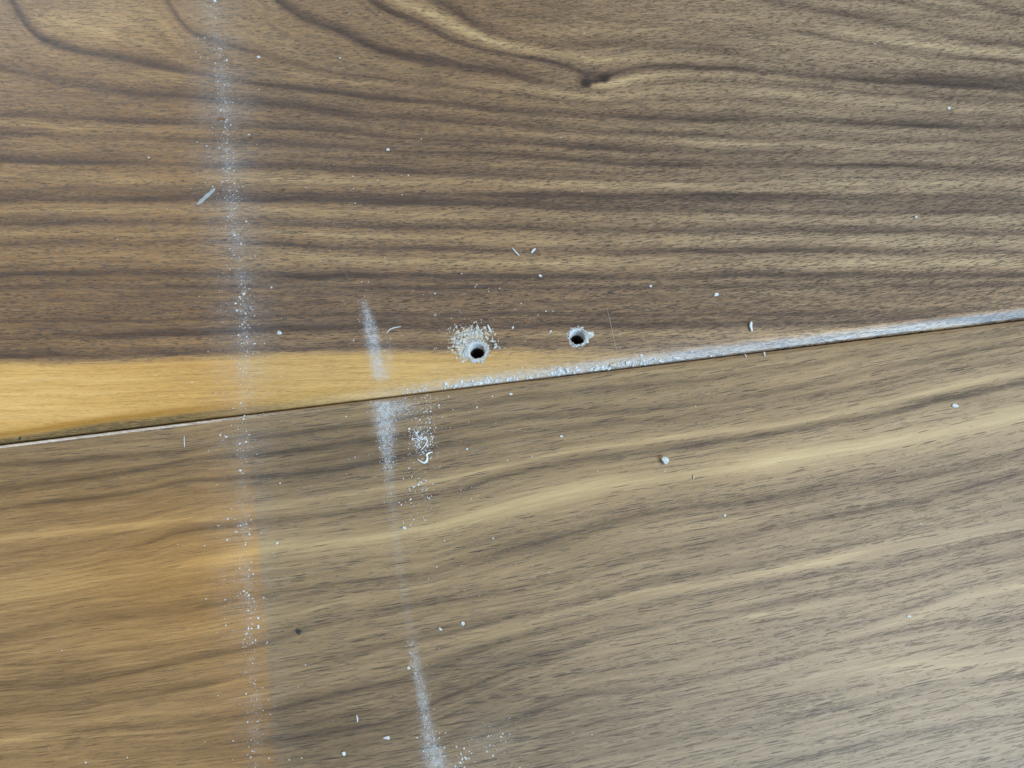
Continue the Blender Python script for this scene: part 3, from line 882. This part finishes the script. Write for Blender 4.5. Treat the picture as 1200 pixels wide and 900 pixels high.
# --- torn rims of the two holes (parts of the upper board)
def hole_rim(k, inner, outer, nq, label, lobes):
    hx, hy, hr, hd = HOLES[k]
    r = np.random.default_rng(300 + k)
    N = 72; RN = 6
    ang = np.linspace(0, 2 * math.pi, N, endpoint=False)
    wob = rim_wobble(k, ang)
    out = np.maximum(.5, outer * (1 + .08 * r.normal(0, 1, N)) + ksm(ksm(r.normal(0, 1.6 * outer, N))))
    for (a0, wd, amp) in lobes:
        d = np.angle(np.exp(1j * (ang - a0))); out += amp * np.exp(-(d / wd) ** 2)
    vs = []; fs = []
    for j in range(RN):
        t = j / (RN - 1)
        rad = hr * (1 + wob) * inner * (1 - t) + (hr * (1 + wob) + out) * t
        hgt = .00034 * (math.sin(math.pi * (t * .8 + .12)) ** 1.0) * (1 + .5 * r.normal(0, 1, N)) if 0 < j < RN - 1 else np.full(N, -.0004 if j == 0 else -.00004)
        X, Y = plane(hx + rad * np.cos(ang), hy + rad * np.sin(ang))
        for a in range(N): vs.append((X[a], Y[a], float(hgt[a])))
    for j in range(RN - 1):
        for a in range(N):
            b = (a + 1) % N
            fs.append((j * N + a, (j + 1) * N + a, (j + 1) * N + b, j * N + b))
    o = mesh_from('hole_rim', vs, fs, [M_TORN], False, parent=upper)
    o['label'] = label
    # splintered fibres sticking up around it
    n = nq
    a = r.uniform(0, 6.283, n); rr = hr + .9 + np.abs(r.normal(0, outer * .8, n))
    px = hx + rr * np.cos(a); py = hy + rr * np.sin(a)
    s = specks('splinters', px, py, np.clip(.7 + r.exponential(.9, n), .7, 3.6), M_TORN, 'pale splintered fibres round the hole', parent=upper, elong=1.7, zlift=.00012)
    return o


hole_rim(0, 1.0, 2.5, 330, 'ragged pale rim of the left hole', [(-.4, .4, 2.5), (2.6, .8, 2.5)])
hole_rim(1, 1.0, 1.8, 150, 'clean whitish rim of the right hole with a chipped tail', [(-.1, .25, 8.0), (.45, .2, 4.0), (-.35, .12, 5)])

# pile of drill chips lying up-left of the left hole
n = 560
a = rng.uniform(0, 1, n)
x = np.concatenate([rng.normal(540, 6.0, 430), rng.normal(556, 8, 450), rng.normal(549, 10, 240)])
y = np.concatenate([rng.normal(405, 7.5, 430), rng.normal(392, 3.8, 450), rng.normal(395, 8, 240)])
k = ((x - 559) ** 2 + (y - 411) ** 2) > 12.0 ** 2
x = x[k]; y = y[k]
h = np.exp(-((x - 548) / 12) ** 2 - ((y - 398) / 9) ** 2)
specks('drill_chips', x, y, np.clip(.6 + rng.exponential(1.0, x.size), .6, 4.5), M_CHIP, 'heap of pale yellowish drill chips against the left hole', cat='wood chips', elong=1.6, zlift=h * rng.uniform(0, .0005, x.size))
m = 42
x = np.concatenate([rng.normal(541, 6.5, m), rng.normal(556, 8, m), rng.normal(580, 4, 14)])
y = np.concatenate([rng.normal(403, 7, m), rng.normal(391, 3.8, m), rng.normal(404, 3, 14)])
k = ((x - 559) ** 2 + (y - 411) ** 2) > 12.5 ** 2
x = x[k]; y = y[k]
specks('drill_chips', x, y, np.clip(1.3 + rng.exponential(.9, x.size), 1.3, 4.2), M_TORN, 'whitish splinters strewn over the heap of drill chips', cat='wood chips', elong=2.6, zlift=rng.uniform(.0001, .0006, x.size))

CR = 'crumb'
SC = 'pale crumbs scattered over the boards'
crumb('plaster_crumb', 778.5, 540.5, 11, 8.5, M_DUST, 'largest white crumb with a small shadow, alone on the lower board', CR, SC, -20, 3, .9)
crumb('plaster_crumb', 839.5, 345.5, 6, 4.5, M_DUST, 'white crumb on the dark grain right of the holes, above the pale sliver', CR, SC, 15)
crumb('plaster_crumb', 633, 323.5, 6.5, 4.2, M_DUST, 'white crumb on the upper board below two short slivers', CR, SC, -35)
crumb('plaster_crumb', 762.5, 335.5, 3.8, 3.4, M_DUST, 'small white crumb above and right of the right hole', CR, SC)
crumb('plaster_crumb', 1112, 127.5, 5.5, 4.2, M_DUST, 'bright white crumb near the upper right corner of the upper board', CR, SC, 35)
crumb('plaster_crumb', 1073, 254.5, 4.5, 3, M_DUST, 'small white crumb at the right of the upper board, above the middle', CR, SC, 10)
crumb('plaster_crumb', 1119, 476, 7.5, 5, M_DUST, 'white crumb beside the darkest streak at the right of the lower board', CR, SC, -5)
crumb('plaster_crumb', 1065, 722, 6, 2.8, M_DUST, 'flat white crumb at the lower right of the lower board', CR, SC, 10)
crumb('plaster_crumb', 455, 176, 6, 4, M_DUST, 'lone white crumb on the upper board halfway above the chalky smear', CR, SC, 5)
crumb('plaster_crumb', 303, 67.5, 5, 4, M_DUST, 'pair-like white crumb right of the dust line near the top', CR, SC)
crumb('plaster_crumb', 398.5, 68.5, 3.6, 3, M_DUST, 'small white crumb near the top, between dust line and knot', CR, SC)
crumb('plaster_crumb', 174.5, 185, 3.6, 3, M_DUST, 'white crumb on the upper board left of the dust line', CR, SC)
crumb('plaster_crumb', 327.5, 390, 8, 5.5, M_DUST, 'white crumb right of the dust line, just above the yellow sapwood', CR, SC, -8)
crumb('plaster_crumb', 453, 864.5, 7, 5, M_DUST, 'brightest white crumb near the bottom, left of the faint streak', CR, SC, -12)
crumb('plaster_crumb', 403, 883.5, 4.6, 4.6, M_DUST, 'round white crumb at the bottom edge, farthest left of the faint streak', CR, SC)
crumb('plaster_crumb', 542, 730.5, 4.6, 5, M_DUST, 'white crumb on the lower board right of the top of the faint streak', CR, SC, 30)
crumb('plaster_crumb', 517, 737.5, 6, 2.8, M_DUST, 'flat white crumb just above the faint streak', CR, SC, -30)
crumb('plaster_crumb', 479, 783, 4, 4, M_DUST, 'small white crumb touching the left of the faint streak', CR, SC)
crumb('plaster_crumb', 473.5, 619, 5, 4, M_DUST, 'white crumb on the lower board under the loose powder patch', CR, SC)
crumb('plaster_crumb', 547, 526.5, 3.4, 3.4, M_DUST, 'small white crumb right of the white curled shaving', CR, SC)
crumb('plaster_crumb', 658, 511.5, 3.6, 3, M_DUST, 'small white crumb below the seam, halfway to the largest crumb', CR, SC)
crumb('plaster_crumb', 598.5, 462, 4.5, 3, M_DUST, 'white crumb lying just below the seam under the left hole', CR, SC)
crumb('plaster_crumb', 849, 604, 3.4, 3, M_DUST, 'tiny white crumb below and right of the largest crumb', CR, SC)
crumb('plaster_crumb', 286, 344.5, 6, 4, M_DUST, 'largest white crumb within the left dust line', CR, SC, -40)
crumb('plaster_crumb', 252.5, 1.5, 5.5, 4, M_FILM, 'bluish white crumb in the dust line at the top edge', CR, SC)
crumb('plaster_crumb', 266, 71, 4, 3.4, M_DUST, 'white crumb in the upper part of the left dust line', CR, SC)
SE = 'crumbs lodged along the seam'
crumb('plaster_crumb', 665, 433, 8, 6.5, M_DUST, 'round white crumb lodged in the seam below the right hole', CR, SE, 10)
crumb('wood_crumb', 718.5, 427, 8, 6, M_CHIP, 'cream coloured crumb lodged in the seam right of the holes', CR, SE, 15)
crumb('plaster_crumb', 737, 424, 8, 5.5, M_DUST, 'white crumb lodged in the seam beside the cream crumb', CR, SE, 30)
crumb('plaster_crumb', 794, 418, 11, 4.5, M_DUST, 'flat oval white crumb at the right end of the seam dust', CR, SE, 3)
crumb('plaster_crumb', 752, 416.5, 5, 3.5, M_DUST, 'small white crumb on the edge above the seam dust', CR, SE)
crumb('plaster_crumb', 677, 432, 6, 3.5, M_DUST, 'small white crumb in the seam right of the round one', CR, SE)
crumb('grit_speck', 350.5, 740.5, 6.5, 6, M_BLACK, 'black grit speck on the lower board', 'grit', None, 20)
crumb('grit_speck', 22, 512.5, 4, 4.5, M_BLACK, 'tiny black speck in the gap at the left end of the seam', 'grit')
crumb('brown_flake', 259.5, 139, 12, 5, M_FLECK, 'rusty brown flake in the left dust line', 'flake', None, 4, 0, .25)
crumb('wood_chip', 534.5, 383.5, 4, 2.4, M_DUST, 'tiny white chip above and left of the drill chip heap', 'wood chip', None, 60)
crumb('wood_chip', 601.5, 384, 4.4, 3, M_DUST, 'tiny white chip between the two holes, nearer the left one', 'wood chip', None, 40)
crumb('wood_chip', 645, 389, 5, 2.8, M_DUST, 'tiny white chip just left of the right hole', 'wood chip', None, 50)
crumb('wood_chip', 568, 384, 5, 4, M_CHIP, 'pinkish chip at the top of the drill chip heap', 'wood chip', None, 0)

SL = 'short pale slivers on the boards'
strand('wood_sliver', [(600, 291), (604.5, 296), (608.5, 300)], 1.1, M_DUST, 'long pale sliver, left of the two slivers above the holes', 'sliver', SL)
strand('wood_sliver', [(622.5, 297), (625, 294), (627.5, 292)], 1.6, M_DUST, 'short stubby sliver, right of the two slivers above the holes', 'sliver', SL)
strand('wood_sliver', [(880, 378), (879, 383), (880.5, 389)], 1.9, M_FILM, 'upright bluish sliver with a dark shadow, just above the seam at right', 'sliver', SL, lift=.0003)
strand('wood_sliver', [(874.5, 413), (873.5, 416), (874.5, 419)], 1.0, M_DUST, 'left of two tiny slivers just below the seam at right', 'sliver', SL)
strand('wood_sliver', [(897, 411), (895.5, 414), (896, 418)], 1.2, M_DUST, 'right of two tiny slivers just below the seam at right', 'sliver', SL)
strand('wood_sliver', [(571.5, 381), (573, 385), (575.5, 389)], 1.3, M_FILM, 'grey sliver standing at the top right of the drill chip heap', 'sliver', SL)
strand('wood_sliver', [(812, 562), (813, 559), (812, 557)], .9, M_CHIP, 'tiny cream sliver below and right of the largest crumb', 'sliver', SL)
strand('fibre', [(711, 361), (714, 372), (717, 386), (720, 400), (724, 414)], .13, M_FILM, 'long hair-thin pale fibre right of the right hole', 'fibre', None, .00004)
strand('fibre', [(453, 391), (457, 386), (463, 384), (470, 383)], .6, M_FILM, 'curved pale fibre right of the chalky smear', 'fibre', None, .00005)
strand('fibre', [(216, 511), (216, 517), (216.5, 524)], .45, M_FILM, 'short upright pale scratch-like fibre below the seam at left', 'fibre', None, .00003)
strand('fibre', [(418, 838), (419, 842), (419, 846)], .9, M_DUST, 'faint upright fibre near the bottom between the crumbs', 'fibre', None, .00004)
strand('curled_shaving', [(489, 538.5), (493, 541), (497, 543), (500, 541), (501, 537), (500, 533), (503, 531), (507, 530)], 1.25, M_FILM, 'white curled shaving below the loose powder patch', 'shaving', None, .0001)
strand('curled_shaving', [(484, 503), (487, 507), (490, 512), (494, 516), (499, 512), (501, 518), (497, 524), (493, 528)], .8, M_DUST, 'thin squiggly white shaving inside the loose powder patch', 'shaving', None, .0001)
strand('whitish_flake', [(231, 240), (236, 236), (241, 231), (247, 226), (252, 221)], 2.7, M_FLAKE, 'elongated translucent whitish flake left of the dust line', 'flake', None, .00005, .16, jag=.35)

S.render.engine = 'CYCLES'
S.render.resolution_x = 1024
S.render.resolution_y = 768
